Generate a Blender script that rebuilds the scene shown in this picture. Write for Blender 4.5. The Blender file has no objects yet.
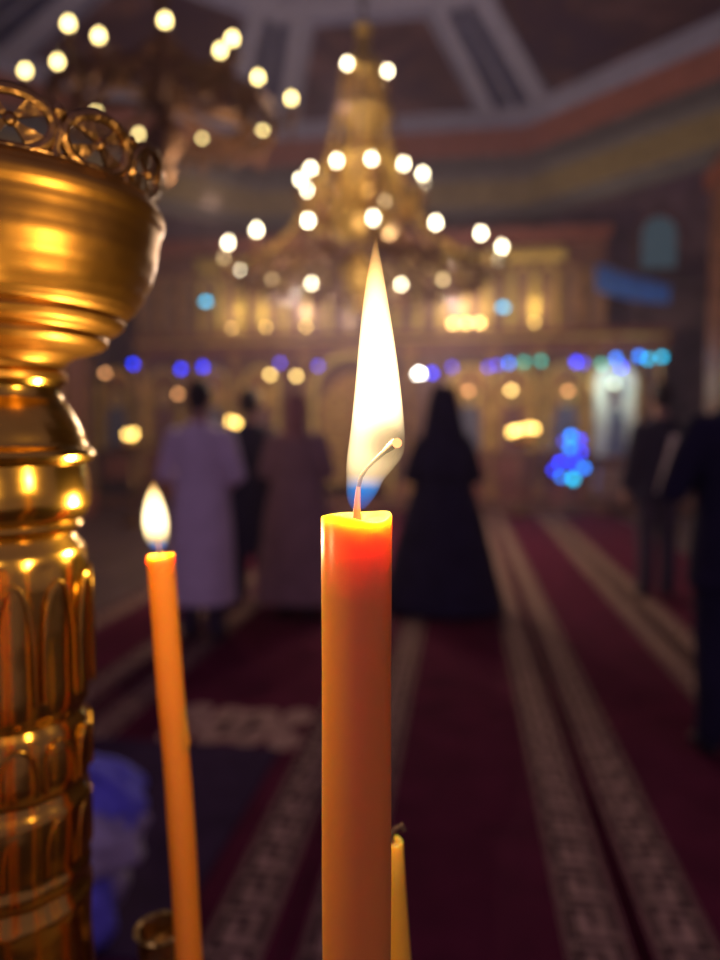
import bpy, bmesh, math, random
from mathutils import Vector, Matrix
random.seed(7)
S = bpy.context.scene
COL = S.collection
PI = math.pi

# ------------------------------------------------------------------ camera
F = 720.0
YAW = math.radians(8.04); PITCH = math.radians(3.97)
CAM = Vector((0, 0, 1.4))
cd = bpy.data.cameras.new('camera'); cam = bpy.data.objects.new('camera', cd); COL.objects.link(cam)
cam.location = CAM; cam.rotation_euler = (PI/2 - PITCH, 0, YAW)
cd.sensor_fit = 'HORIZONTAL'; cd.sensor_width = 36; cd.lens = 36
cd.clip_start = 0.005; cd.clip_end = 100
cd.dof.use_dof = True; cd.dof.focus_distance = 0.127; cd.dof.aperture_fstop = 12.0
S.camera = cam
# ------------------------------------------------------------------ world, exposure
W = bpy.data.worlds.new('World'); S.world = W; W.use_nodes = True
bg = W.node_tree.nodes['Background']
bg.inputs[0].default_value = (0.47, 0.30, 0.60, 1); bg.inputs[1].default_value = 0.34
S.view_settings.view_transform = 'Standard'; S.view_settings.look = 'None'
S.view_settings.exposure = 0.0; S.view_settings.gamma = 1; S.view_settings.use_curve_mapping = False
S.cycles.use_denoising = True; S.cycles.use_adaptive_sampling = False
S.cycles.max_bounces = 8; S.cycles.transparent_max_bounces = 16; S.cycles.sample_clamp_indirect = 4
CHANDELIER_W = 300.0; SMALL_CHANDELIER_W = 22.0; FLAME_W = 0.42; SMALL_FLAME_W = 0.27; SIDE_FLAME_W = 0.10
HAZE = 0.012

# ------------------------------------------------------------------ projection helpers
R_ = Vector((math.cos(YAW), math.sin(YAW), 0))
U_ = Vector((-math.sin(YAW)*math.sin(PITCH), math.cos(YAW)*math.sin(PITCH), math.cos(PITCH)))
F_ = Vector((-math.sin(YAW)*math.cos(PITCH), math.cos(YAW)*math.cos(PITCH), -math.sin(PITCH)))
def ray(px, py): return (px-360)/F*R_ + (480-py)/F*U_ + F_
def P(px, py, d): return CAM + d*ray(px, py)
def atY(px, py, Y):
    r = ray(px, py); return CAM + r*(Y/r.y)
def floor_at(px, py):
    r = ray(px, py); return CAM + r*(-CAM.z/r.z)

# ------------------------------------------------------------------ materials
def nt(m): m.use_nodes = True; return m.node_tree
def mat(name, col, rough=0.6, metal=0.0, var=0.25, scale=8.0, bump=0.0, bscale=None, detail=4, **kw):
    m = bpy.data.materials.new(name); t = nt(m); b = t.nodes['Principled BSDF']
    tc = t.nodes.new('ShaderNodeTexCoord'); n = t.nodes.new('ShaderNodeTexNoise')
    n.inputs['Scale'].default_value = scale; n.inputs['Detail'].default_value = detail
    t.links.new(tc.outputs['Object'], n.inputs['Vector'])
    r = t.nodes.new('ShaderNodeValToRGB')
    r.color_ramp.elements[0].position = 0.3; r.color_ramp.elements[1].position = 0.7
    r.color_ramp.elements[0].color = (*[c*(1-var) for c in col], 1)
    r.color_ramp.elements[1].color = (*[min(1, c*(1+var)) for c in col], 1)
    t.links.new(n.outputs['Fac'], r.inputs['Fac']); t.links.new(r.outputs['Color'], b.inputs['Base Color'])
    b.inputs['Roughness'].default_value = rough; b.inputs['Metallic'].default_value = metal
    if bump:
        n2 = t.nodes.new('ShaderNodeTexNoise'); n2.inputs['Scale'].default_value = bscale or scale*4
        t.links.new(tc.outputs['Object'], n2.inputs['Vector'])
        bp = t.nodes.new('ShaderNodeBump'); bp.inputs['Strength'].default_value = bump; bp.inputs['Distance'].default_value = 0.01
        t.links.new(n2.outputs['Fac'], bp.inputs['Height']); t.links.new(bp.outputs['Normal'], b.inputs['Normal'])
    for k, v in kw.items():
        b.inputs[k].default_value = v
    return m
def emit(name, col, strength):
    m = bpy.data.materials.new(name); t = nt(m); t.nodes.clear()
    o = t.nodes.new('ShaderNodeOutputMaterial'); e = t.nodes.new('ShaderNodeEmission')
    e.inputs[0].default_value = (*col, 1); e.inputs[1].default_value = strength
    t.links.new(e.outputs[0], o.inputs[0]); return m

M = {}
M['floor'] = mat('stone_floor', (.10, .06, .06), .5, scale=3)
M['wall'] = mat('frescoed_plaster', (.16, .10, .10), .8, var=.5, scale=2.5)
M['plaster'] = mat('blue_grey_plaster', (.28, .28, .44), .8, var=.15)
M['blue_inlay'] = mat('blue_painted_inlay', (.10, .11, .26), .8)
M['panel'] = None
M['redband'] = mat('red_ochre_band', (.30, .11, .09), .8)
M['greyband'] = mat('grey_band', (.15, .14, .15), .8)
M['oliveband'] = mat('olive_gilt_band', (.25, .19, .09), .7)
M['wood'] = mat('carved_walnut', (.20, .085, .05), .5, var=.45, scale=6, bump=.4)
M['wood_red'] = mat('red_varnished_wood', (.28, .09, .055), .45, var=.3)
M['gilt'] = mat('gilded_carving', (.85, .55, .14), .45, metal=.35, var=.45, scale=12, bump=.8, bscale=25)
M['gilt_dim'] = mat('aged_and_unlit_gilding', (.45, .24, .08), .45, metal=.4, var=.5, scale=9, bump=.6)
M['carpet'] = mat('maroon_carpet_pile', (.110, .014, .038), .95, var=.22, scale=5, bump=.3, bscale=400, **{'Specular IOR Level': .08})
M['beige'] = mat('beige_carpet_pile', (.47, .295, .225), .95, var=.18, scale=9, bump=.3, bscale=400, **{'Specular IOR Level': .08})
M['brownkey'] = mat('brown_carpet_pile', (.05, .02, .025), .95, var=.2, scale=9, **{'Specular IOR Level': .08})
M['mat_dark'] = mat('indigo_mat_pile', (.055, .03, .065), .95, var=.2, **{'Specular IOR Level': .08})
M['brass'] = mat('polished_brass', (.56, .34, .055), .20, metal=1.0, var=.14, scale=40, bump=.03, bscale=70)
M['brass_bowl'] = mat('spun_brass', (.40, .215, .042), .40, metal=1.0, var=.12, scale=60, bump=.06, bscale=60)
M['brass2'] = mat('antique_brass', (.30, .18, .07), .38, metal=1.0, var=.35, scale=80, bump=.25, bscale=160)
M['sand'] = mat('candle_sand', (.45, .36, .24), .95, scale=900)
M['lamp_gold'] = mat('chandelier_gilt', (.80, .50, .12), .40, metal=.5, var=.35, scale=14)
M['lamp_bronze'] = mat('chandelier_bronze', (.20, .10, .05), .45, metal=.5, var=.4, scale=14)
M['crystal'] = mat('amber_crystal', (.30, .15, .08), .15, metal=.0, var=.2)
M['chain'] = mat('iron_chain', (.10, .08, .07), .5, metal=.6)
M['skin'] = mat('skin', (.55, .31, .22), .55, var=.06)
M['hair'] = mat('dark_hair', (.03, .02, .018), .6, bump=.5, bscale=80)
M['hair_grey'] = mat('greying_hair', (.10, .085, .08), .6)
M['coat_pale'] = mat('pale_wool_flare_tinted', (.86, .74, .80), .9, var=.1)  # lavender in the colour stands in for purple flare on a pale coat
M['coat_navy'] = mat('navy_cloth', (.030, .026, .055), .9)
M['coat_brown'] = mat('taupe_brown_wool', (.40, .25, .23), .9, var=.18)
M['scarf'] = mat('rust_scarf_cloth', (.50, .26, .20), .9)
M['robe'] = mat('black_cassock_cloth', (.034, .028, .060), .9, **{'Specular IOR Level': .15})
M['trouser_grey'] = mat('grey_trouser_cloth', (.075, .055, .075), .9)
M['shoe'] = mat('dark_leather', (.03, .028, .035), .65)
M['jacket'] = mat('dark_jacket_cloth', (.036, .030, .055), .9)
M['suit'] = mat('near_black_suit_cloth', (.017, .015, .038), .9)
M['paper'] = mat('white_paper', (.85, .78, .78), .9, var=.05)
M['eye'] = mat('eye', (.6, .6, .6), .2, var=.02)
M['bag_grey'] = mat('grey_woven_cloth', (.48, .43, .52), .9, var=.2, scale=20)
M['bag_blue'] = mat('blue_woven_cloth', (.20, .20, .85), .85, var=.2, scale=20)
M['blue_cloth'] = mat('blue_canopy_cloth', (.04, .22, .75), .8, var=.15)
M['icon_dark'] = mat('painted_icon_ground', (.30, .17, .09), .6, var=.5, scale=6)
M['robe_paint'] = mat('painted_robe', (.22, .10, .10), .6, var=.4, scale=9)
M['white_niche'] = mat('whitewashed_panel', (.72, .76, .70), .6, var=.08)
M['slate_paint'] = mat('slate_blue_paint', (.14, .16, .24), .6)
M['cloth_pale'] = mat('pale_pink_cloth', (.45, .30, .28), .9)
M['wick'] = mat('charred_wick', (.06, .035, .03), .9, var=.4, scale=2000)
M['wick_wax'] = mat('waxed_wick', (.55, .20, .07), .5)
M['b_cream'] = emit('cream_bulb_glow', (1, .86, .58), 21)
M['b_dim'] = emit('dim_bulb_glow', (1, .70, .34), 6)
M['b_yel'] = emit('yellow_bulb_glow', (1, .76, .30), 12)
M['b_warm'] = emit('warm_lamp_glow', (1, .64, .20), 13)
M['b_faint'] = emit('faint_lamp_glow', (1, .42, .16), 6)
M['b_white'] = emit('white_lamp_glow', (1, .93, .85), 24)
M['b_candle'] = emit('distant_candle_flame', (1, .60, .15), 13)
M['b_blue'] = emit('blue_led_glow', (.003, .035, .95), 10)
M['b_violet'] = emit('violet_led_glow', (.08, .07, .8), 5)
M['b_green'] = emit('green_led_glow', (.02, .45, .36), 5)
M['b_cyan'] = emit('cyan_led_glow', (.0, .42, .72), 7)
M['b_azure'] = emit('azure_led_glow', (.005, .20, .95), 8)
M['b_pale'] = emit('pale_green_lamp_glow', (.80, 1, .78), 4)
M['ember'] = emit('ember_glow', (1, .35, .12), 2.2)

def fresco_mat():
    m = bpy.data.materials.new('dark_fresco_painting'); t = nt(m); b = t.nodes['Principled BSDF']
    tc = t.nodes.new('ShaderNodeTexCoord'); n = t.nodes.new('ShaderNodeTexNoise')
    n.inputs['Scale'].default_value = 1.1; n.inputs['Detail'].default_value = 3; n.inputs['Distortion'].default_value = 1.2
    t.links.new(tc.outputs['Object'], n.inputs['Vector'])
    r = t.nodes.new('ShaderNodeValToRGB'); e = r.color_ramp.elements
    e[0].position = .35; e[0].color = (.10, .055, .12, 1); e[1].position = .75; e[1].color = (.36, .17, .11, 1)
    x = e.new(.55); x.color = (.15, .08, .11, 1); x = e.new(.64); x.color = (.22, .12, .16, 1)
    t.links.new(n.outputs['Fac'], r.inputs['Fac']); t.links.new(r.outputs['Color'], b.inputs['Base Color'])
    b.inputs['Roughness'].default_value = .85; return m
M['panel'] = fresco_mat()

def wax(name, col, radius, scale):
    m = bpy.data.materials.new(name); t = nt(m); b = t.nodes['Principled BSDF']
    tc = t.nodes.new('ShaderNodeTexCoord'); n = t.nodes.new('ShaderNodeTexNoise'); n.inputs['Scale'].default_value = 90; n.inputs['Detail'].default_value = 5
    t.links.new(tc.outputs['Object'], n.inputs['Vector'])
    r = t.nodes.new('ShaderNodeValToRGB')
    r.color_ramp.elements[0].color = (*[c*.92 for c in col], 1); r.color_ramp.elements[1].color = (*[min(1, c*1.06) for c in col], 1)
    t.links.new(n.outputs['Fac'], r.inputs['Fac']); t.links.new(r.outputs['Color'], b.inputs['Base Color'])
    b.inputs['Subsurface Weight'].default_value = 1; b.inputs['Subsurface Radius'].default_value = radius
    b.inputs['Subsurface Scale'].default_value = scale
    b.inputs['Roughness'].default_value = .33
    bp = t.nodes.new('ShaderNodeBump'); bp.inputs['Strength'].default_value = .08; bp.inputs['Distance'].default_value = .001
    t.links.new(n.outputs['Fac'], bp.inputs['Height']); t.links.new(bp.outputs['Normal'], b.inputs['Normal'])
    return m
M['wax'] = wax('orange_beeswax', (.96, .44, .07), (1, .44, .08), .0125)
M['wax2'] = wax('amber_beeswax', (.80, .31, .028), (1, .50, .08), .005)
M['wax_yel'] = wax('yellow_beeswax', (.95, .60, .06), (1, .5, .08), .004)

# ------------------------------------------------------------------ mesh helpers
def box(bm, c, s, rz=0):
    mt = Matrix.Translation(Vector(c)) @ Matrix.Rotation(rz, 4, 'Z') @ Matrix.Diagonal((*s, 1))
    return bmesh.ops.create_cube(bm, size=1, matrix=mt)['verts']
def tube(bm, pts, rad, seg=10, closed=False, cap=True):
    pts = [Vector(p) for p in pts]; n = len(pts)
    if not hasattr(rad, '__len__'): rad = [rad]*n
    rings = []; up = None
    for i, p in enumerate(pts):
        if closed: t = pts[(i+1) % n] - pts[i-1]
        else: t = pts[min(i+1, n-1)] - pts[max(i-1, 0)]
        t.normalize()
        if up is None:
            up = t.orthogonal().normalized() if abs(t.z) > .9 or True else Vector((0, 0, 1))
        up = (up - t*up.dot(t))
        up = up.normalized() if up.length > 1e-6 else t.orthogonal().normalized()
        sd = t.cross(up)
        rings.append([bm.verts.new(p + rad[i]*(math.cos(2*PI*k/seg)*up + math.sin(2*PI*k/seg)*sd)) for k in range(seg)])
    for i in range(n if closed else n-1):
        a, b = rings[i], rings[(i+1) % n]
        off = 0
        if closed and i == n-1:
            off = min(range(seg), key=lambda o: (b[o].co-a[0].co).length)
        for k in range(seg):
            bm.faces.new((a[k], a[(k+1) % seg], b[(k+1+off) % seg], b[(k+off) % seg]))
    if cap and not closed:
        bm.faces.new(rings[0][::-1]); bm.faces.new(rings[-1])
    return rings
def lathe(bm, prof, seg=32, c=(0, 0, 0), flute=None, sx=1, sy=1):
    c = Vector(c); rings = []
    for (r, z) in prof:
        ring = []
        for k in range(seg):
            a = 2*PI*k/seg; rr = r*(flute(a, z) if flute else 1)
            ring.append(bm.verts.new(c + Vector((rr*math.cos(a)*sx, rr*math.sin(a)*sy, z))))
        rings.append(ring)
    for i in range(len(rings)-1):
        for k in range(seg):
            bm.faces.new((rings[i][k], rings[i][(k+1) % seg], rings[i+1][(k+1) % seg], rings[i+1][k]))
    bm.faces.new(rings[0][::-1]); bm.faces.new(rings[-1])
    return rings
def loft(bm, rings, seg=28):
    rs = []
    for (z, cx, cy, rx, ry) in rings:
        rs.append([bm.verts.new((cx + rx*math.cos(2*PI*k/seg), cy + ry*math.sin(2*PI*k/seg), z)) for k in range(seg)])
    for a, b in zip(rs, rs[1:]):
        for k in range(seg): bm.faces.new((a[k], a[(k+1) % seg], b[(k+1) % seg], b[k]))
    bm.faces.new(rs[0][::-1]); bm.faces.new(rs[-1])
def sphere(bm, c, r, s=(1, 1, 1), u=16, v=10):
    mt = Matrix.Translation(Vector(c)) @ Matrix.Diagonal((r*s[0], r*s[1], r*s[2], 1))
    bmesh.ops.create_uvsphere(bm, u_segments=u, v_segments=v, radius=1, matrix=mt)
def prism(bm, pts, y0, y1):                       # polygon in X,Z extruded along Y
    a = [bm.verts.new((x, y0, z)) for x, z in pts]; b = [bm.verts.new((x, y1, z)) for x, z in pts]
    n = len(pts)
    for i in range(n): bm.faces.new((a[i], a[(i+1) % n], b[(i+1) % n], b[i]))
    bm.faces.new(a[::-1]); bm.faces.new(b)
def arch_pts(cx, w, z0, z1, n=12):
    r = w/2; zc = z1 - r
    return [(cx-r, z0), (cx+r, z0)] + [(cx + r*math.cos(PI*k/n), zc + r*math.sin(PI*k/n)) for k in range(n+1)]
def arch_ring(bm, cx, w, z0, z1, t, y0, y1, n=14):
    o = arch_pts(cx, w+2*t, z0, z1+t, n)[1:]; i = arch_pts(cx, w, z0, z1, n)[1:]
    o.append((cx-w/2-t, z0)); i.append((cx-w/2, z0))
    rows = []
    for (ox, oz), (ix, iz) in zip(o, i):
        rows.append([bm.verts.new(v) for v in ((ox, y0, oz), (ix, y0, iz), (ix, y1, iz), (ox, y1, oz))])
    for a, b in zip(rows, rows[1:]):
        for k in range(4): bm.faces.new((a[k], a[(k+1) % 4], b[(k+1) % 4], b[k]))
    bm.faces.new(rows[0][::-1]); bm.faces.new(rows[-1])
def wloc(o):
    v = Vector((0, 0, 0))
    while o: v += o.location; o = o.parent
    return v
def obj(name, bm, m, parent=None, smooth=True, local=False, origin=None, mats=None):
    if not local:
        off = wloc(parent) if parent else (Vector(origin) if origin is not None else Vector((0, 0, 0)))
        bmesh.ops.translate(bm, verts=bm.verts, vec=-off)
    bmesh.ops.recalc_face_normals(bm, faces=bm.faces)
    me = bpy.data.meshes.new(name); bm.to_mesh(me); bm.free()
    for mm in ([m] if mats is None else mats): me.materials.append(mm)
    if smooth:
        for p in me.polygons: p.use_smooth = True
        try: me.set_sharp_from_angle(angle=math.radians(40))
        except Exception: pass
    o = bpy.data.objects.new(name, me); COL.objects.link(o)
    if parent: o.parent = parent
    elif origin is not None: o.location = Vector(origin)
    return o
def tag(o, label, cat, group=None, kind=None):
    o['label'] = label; o['category'] = cat
    if group: o['group'] = group
    if kind: o['kind'] = kind
    return o
def empty(name, loc, label, cat, group=None, rz=0):
    o = bpy.data.objects.new(name, None); COL.objects.link(o); o.location = loc; o.rotation_euler.z = rz; o.empty_display_size = .05
    return tag(o, label, cat, group)
def struct(name, bm, m, label=None, parent=None, smooth=False):
    o = obj(name, bm, m, parent, smooth)
    if not parent:
        o['kind'] = 'structure'
        if label: o['label'] = label
    return o
def NB(): return bmesh.new()
def remesh(o, voxel, smooth=4, fac=.5):
    r = o.modifiers.new('r', 'REMESH'); r.mode = 'VOXEL'; r.voxel_size = voxel; r.use_smooth_shade = True
    s = o.modifiers.new('s', 'SMOOTH'); s.iterations = smooth; s.factor = fac
    dg = bpy.context.evaluated_depsgraph_get(); dg.update()
    me = bpy.data.meshes.new_from_object(o.evaluated_get(dg)); old = o.data
    o.modifiers.clear(); me.name = old.name
    if not me.materials:
        for mm in old.materials: me.materials.append(mm)
    o.data = me
    for p in me.polygons: p.use_smooth = True
    return o
def point_light(name, loc, w, col, r=0.0, parent=None):
    l = bpy.data.lights.new(name, 'POINT'); l.energy = w; l.color = col; l.shadow_soft_size = r
    o = bpy.data.objects.new(name, l); COL.objects.link(o)
    if parent: o.parent = parent; o.location = Vector(loc) - wloc(parent)
    else: o.location = loc
    return o

# ================================================================== STRUCTURE
X0, X1, YB, YF = -7.2, 5.0, 14.0, -2.5
bm = NB(); box(bm, ((X0+X1)/2, (YB+YF)/2, -.1), (X1-X0+.4, YB-YF+.4, .2)); fl = struct('floor', bm, M['floor'], 'dark stone floor under the carpets')
SOL = .16
bm = NB(); box(bm, ((X0+X1)/2, 13.2, SOL/2), (X1-X0-.01, 1.6, SOL)); st = struct('floor_step', bm, M['wood'], 'low step running in front of the icon screen')
bm = NB(); box(bm, ((X0+X1)/2, YB+.1, 3.6), (X1-X0+.4, .2, 7.2)); struct('wall_back', bm, M['wall'], 'dark painted back wall behind the icon screen')
bm = NB(); box(bm, (X0-.1, 7.8, 2.9), (.2, 12.4, 5.8)); struct('wall_left', bm, M['wall'], 'dark painted wall on the left side')
bm = NB(); box(bm, (X1+.1, 7.8, 2.9), (.2, 12.4, 5.8)); struct('wall_right', bm, M['wall'], 'dark painted wall on the right side')
bm = NB(); prism(bm, arch_pts(3.5, .62, 4.35, 5.25), YB-.06, YB-.01); M['highlight_pane'] = emit('blue_highlight_glow', (.30, .48, .62), .11); wn = struct('highlight_pane_1', bm, M['highlight_pane'], 'small arched glowing pane added for a pale blue highlight beside the icon screen')  # glowing pane added to make a pale blue highlight on the wall
bm = NB(); arch_ring(bm, 3.5, .62, 4.35, 5.25, .08, YB-.10, YB-.01); struct('pane_frame', bm, M['wood'], parent=wn)
CX, CY, AP = -1.38, 7.5, 6.0
def octv(ap, z):
    Rr = ap/math.cos(PI/8)
    return [Vector((CX + Rr*math.cos(PI/8+PI/4*i), CY + Rr*math.sin(PI/8+PI/4*i), z)) for i in range(8)]
def octband(bm, a0, z0, a1, z1):
    A, B = octv(a0, z0), octv(a1, z1)
    va = [bm.verts.new(v) for v in A]; vb = [bm.verts.new(v) for v in B]
    for i in range(8): bm.faces.new((va[i], va[(i+1) % 8], vb[(i+1) % 8], vb[i]))
def solid(bm, t):
    geo = bmesh.ops.solidify(bm, geom=bm.faces[:], thickness=t)
# main ceiling: flat slab with an octagonal opening, drum and faceted vault
bm = NB()
rect = [(X0, YF+4), (X1, YF+4), (X1, YB), (X0, YB)]
inner = [bm.verts.new(v) for v in octv(AP+.3, 5.45)]
def edgept(ang):
    d = Vector((math.cos(ang), math.sin(ang)))
    t = 1e9
    if d.x > 1e-6: t = min(t, (X1-CX)/d.x)
    if d.x < -1e-6: t = min(t, (X0-CX)/d.x)
    if d.y > 1e-6: t = min(t, (YB-CY)/d.y)
    if d.y < -1e-6: t = min(t, (YF+3.4-CY)/d.y)
    return (CX+d.x*t, CY+d.y*t)
outer = [bm.verts.new((*edgept(PI/8+PI/4*i), 5.45)) for i in range(8)]
for i in range(8): bm.faces.new((inner[i], inner[(i+1) % 8], outer[(i+1) % 8], outer[i]))
for v in outer:
    if False: pass
r = bmesh.ops.extrude_face_region(bm, geom=bm.faces[:]); bmesh.ops.translate(bm, verts=[v for v in r['geom'] if isinstance(v, bmesh.types.BMVert)], vec=(0, 0, .25))
ceil = struct('ceiling', bm, M['wall'], 'painted ceiling with an octagonal vault above the nave')
def cpart(name, bm, m): return struct(name, bm, m, parent=ceil)
for (nm, a0, z0, a1, z1, m) in (('cornice', AP+.25, 5.30, AP-.02, 5.42, 'greyband'), ('cornice', AP-.02, 5.42, AP-.08, 5.85, 'oliveband'), ('cornice', AP-.08, 5.85, AP-.14, 5.98, 'greyband'),
        ('cornice', AP-.14, 5.98, AP-.05, 6.30, 'greyband'), ('cornice', AP-.05, 6.30, AP-.16, 6.72, 'redband'), ('cornice', AP-.16, 6.72, AP-.30, 6.84, 'plaster')):
    bm = NB(); octband(bm, a0, z0, a1, z1); octband(bm, a0+.2, z0, a1+.2, z1); cpart(nm, bm, M[m])
VA0, VZ0, VA1, VZ1 = AP-.28, 6.84, 2.9, 7.42
bm = NB(); octband(bm, VA0, VZ0, VA1, VZ1); octband(bm, VA0, VZ0+.1, VA1, VZ1+.1); cpart('vault', bm, M['plaster'])
A, B = octv(VA0, VZ0), octv(VA1, VZ1)
for i in range(8):
    a0, a1, b0, b1 = A[i], A[(i+1) % 8], B[i], B[(i+1) % 8]
    nrm = (a1-a0).cross(b0-a0).normalized()
    if nrm.z > 0: nrm = -nrm
    def q(u, v): return (a0.lerp(a1, u)).lerp(b0.lerp(b1, u), v)
    bm = NB()
    vs = [bm.verts.new(q(u, v)+nrm*.02) for u, v in ((.16, .10), (.84, .10), (.80, .86), (.20, .86))]
    bm.faces.new(vs); solid(bm, .015); cpart('painted_panel', bm, M['panel'])
    bm = NB()                                                      # raised moulding round the painting
    tube(bm, [q(u, v)+nrm*.03 for u, v in ((.15, .09), (.85, .09), (.81, .87), (.19, .87))], .05, 8, closed=True); cpart('moulding', bm, M['plaster'])
    for ua, ub in ((.02, .06), (.94, .98)):
        bm = NB(); w = .022
        vs = [bm.verts.new(q(u, v)+nrm*.012) for u, v in ((ua, .1), (ub+w, .1), (ub+w, .88), (ua, .88))]
        bm.faces.new(vs); solid(bm, .008); cpart('blue_inlay', bm, M['blue_inlay'])
bm = NB(); octband(bm, VA1, VZ1, VA1-.18, VZ1-.05); octband(bm, VA1-.18, VZ1-.05, VA1-.3, VZ1+.2); cpart('ring_moulding', bm, M['plaster'])
bm = NB(); octband(bm, VA1-.3, VZ1+.2, 1.6, 8.7); octband(bm, 1.6, 8.7, .2, 9.0)
bm.faces.new([bm.verts.new(v) for v in octv(.2, 9.0)]); cpart('cap', bm, M['blue_inlay'])
# piers at the right and left of the icon screen
def pier(x, y, name, label):
    bm = NB(); box(bm, (x, y, 2.64), (.62, .62, 5.28)); p = struct(name, bm, M['wood'], label)
    bm = NB()
    for dx in (-.2, 0, .2):
        tube(bm, [(x+dx, y-.33, .5+k*.15) for k in range(30)], [.055+.018*math.sin(k*1.9) for k in range(30)], 8)
    struct('carved_shaft', bm, M['gilt_dim'], parent=p, smooth=True)
    bm = NB(); box(bm, (x, y, .2), (.78, .78, .4)); box(bm, (x, y, 5.0), (.8, .8, .22)); struct('pier_moulding', bm, M['wood_red'], parent=p)
pier(3.86, 11.0, 'pillar', 'carved dark wooden pier at the right edge of the picture')
pier(-6.5, 11.0, 'pillar.001', 'carved dark wooden pier far on the left')

# ================================================================== CARPETS
def runner(xa, xb, y0, y1, label, bl=True, br=True, med=None, bw=.17, edge=.045):
    L, Rr = xa, xb; z = .012
    bm = NB()
    box(bm, ((L+Rr)/2, (y0+y1)/2, z/2), (Rr-L, y1-y0, z))
    for f in bm.faces: f.material_index = 0
    def quad(x0, y0_, x1, y1_, zz, mi):
        f = bm.faces.new([bm.verts.new(p) for p in ((x0, y0_, zz), (x1, y0_, zz), (x1, y1_, zz), (x0, y1_, zz))]); f.material_index = mi
    def key(bx, flip):
        quad(bx, y0+.03, bx+bw, y1-.03, z+.001, 1)
        def U(u): return bx + bw*((1-u) if flip else u)
        T = .5*.13
        quad(bx+bw*.03, y0+.03, bx+bw*.07, y1-.03, z+.002, 2); quad(bx+bw*.93, y0+.03, bx+bw*.97, y1-.03, z+.002, 2)
        n = int((y1-y0-.06)/bw)
        for k in range(n):
            yb = y0+.03+k*bw
            for (u0, v0, u1, v1) in ((.18, 0, .18, .12), (.18, .12, .82, .12), (.82, .12, .82, .86), (.82, .86, .46, .86), (.46, .86, .46, .46), (.18, .36, .18, 1)):
                xs = sorted((U(min(u0, u1)-T), U(max(u0, u1)+T)))
                ya, yb2 = yb+bw*max(0, min(v0, v1)-T), yb+bw*min(1, max(v0, v1)+T)
                quad(xs[0], ya, xs[1], yb2, z+.002, 2)
    if bl: key(L+edge, False)
    if br: key(Rr-edge-bw, True)
    if med:
        mx, my, mr = med
        def fan(pts, zz, mi):
            f = bm.faces.new([bm.verts.new((x, y, zz)) for x, y in pts]); f.material_index = mi
        n = 48
        fan([(mx+mr*(.88+.12*math.cos(6*a))*math.cos(a), my+mr*.95*(.88+.12*math.cos(6*a))*math.sin(a)) for a in [2*PI*k/n for k in range(n)]], z+.001, 1)
        fan([(mx+mr*(.40+.1*math.cos(6*a))*math.cos(a), my+mr*(.40+.1*math.cos(6*a))*math.sin(a)) for a in [2*PI*k/n for k in range(n)]], z+.002, 2)
        fan([(mx+mr*.2*math.cos(a), my+mr*.3*math.sin(a)) for a in [2*PI*k/n for k in range(n)]], z+.003, 1)
        for sx in (-1, 1):
            for sy in (-1, 1):
                fan([(mx+sx*mr*(1.02+.30*math.cos(a)), my+sy*mr*(.55+.4*math.sin(a))) for a in [2*PI*k/16 for k in range(16)]][::sx*sy], z+.001, 1)
    o = obj('carpet_runner', bm, None, None, False, origin=None, mats=[M['carpet'], M['beige'], M['brownkey']])
    return tag(o, label, 'carpet', 'carpet runners along the nave')
H = 1.4
def sl(s): return s*H
YE = 12.38
runner(sl(-.225)-.085-.06, sl(.264)+.085+.05, .7, YE, 'maroon runner in the middle, passing behind the thick candle')
runner(sl(.439)-.085-.05, sl(.91)+.085+.05, .7, YE, 'maroon runner right of the middle one, beside the man with grey trousers')
runner(sl(1.06)-.12, sl(1.06)+1.0, .7, YE, 'maroon runner furthest right, under the person in the dark suit', br=False)
runner(sl(-1.17)-.085-.05, sl(-.43)+.085+.05, .7, YE, 'maroon runner with a beige flower ornament, left of the thick candle', med=(floor_at(243, 722).x, floor_at(243, 728).y, .25))
runner(sl(-1.95), sl(-1.37)+.085+.02, .7, YE, 'maroon runner furthest left, beyond the pale coat', bl=True)
bm = NB()
box(bm, (sl(-.86), 2.32, .018), (sl(.62), 1.26, .012))
o = obj('floor_mat', bm, M['mat_dark'], None, False); tag(o, 'dark indigo mat lying on the left runner behind the slim candle', 'mat')

# ================================================================== ICON SCREEN
SY = 13.05                                                  # front face of the screen
ic = empty('icon_screen', (CX, SY+.2, SOL), 'carved wooden icon screen with gilded arches across the far end', 'icon screen')
SX0, SX1, SXU = -6.1, 3.45, 2.45
bm = NB(); box(bm, ((SX0+SX1)/2, SY+.2, 1.62), (SX1-SX0, .3, 2.92)); obj('lower_wall', bm, M['wood'], ic, False)
bm = NB(); box(bm, ((SX0+SXU)/2, SY+.2, 3.95), (SXU-SX0, .26, 1.6)); obj('upper_wall', bm, M['wood'], ic, False)
bm = NB()
for (z, d, h) in ((3.0, .44, .12), (3.12, .5, .07), (2.86, .36, .12)):
    box(bm, ((SX0+SX1)/2, SY+.1, z), (SX1-SX0+.1, d, h))
obj('cornice', bm, M['wood_red'], ic, False)
bm = NB(); box(bm, ((SX0+SXU)/2, SY+.08, 4.82), (SXU-SX0+.1, .4, .14)); box(bm, ((SX0+SXU)/2, SY+.1, 4.70), (SXU-SX0, .34, .1)); obj('top_cornice', bm, M['wood_red'], ic, False)
bm = NB(); box(bm, ((SX0+SX1)/2, SY+.03, .28), (SX1-SX0, .1, .24)); obj('plinth', bm, M['wood_red'], ic, False)
xs_icons = [atY(px, 400, SY).x for px in (470, 513, 566)]
xs_icons += [atY(px, 400, SY).x for px in (260, 212, 164, 116, 68)]
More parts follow.
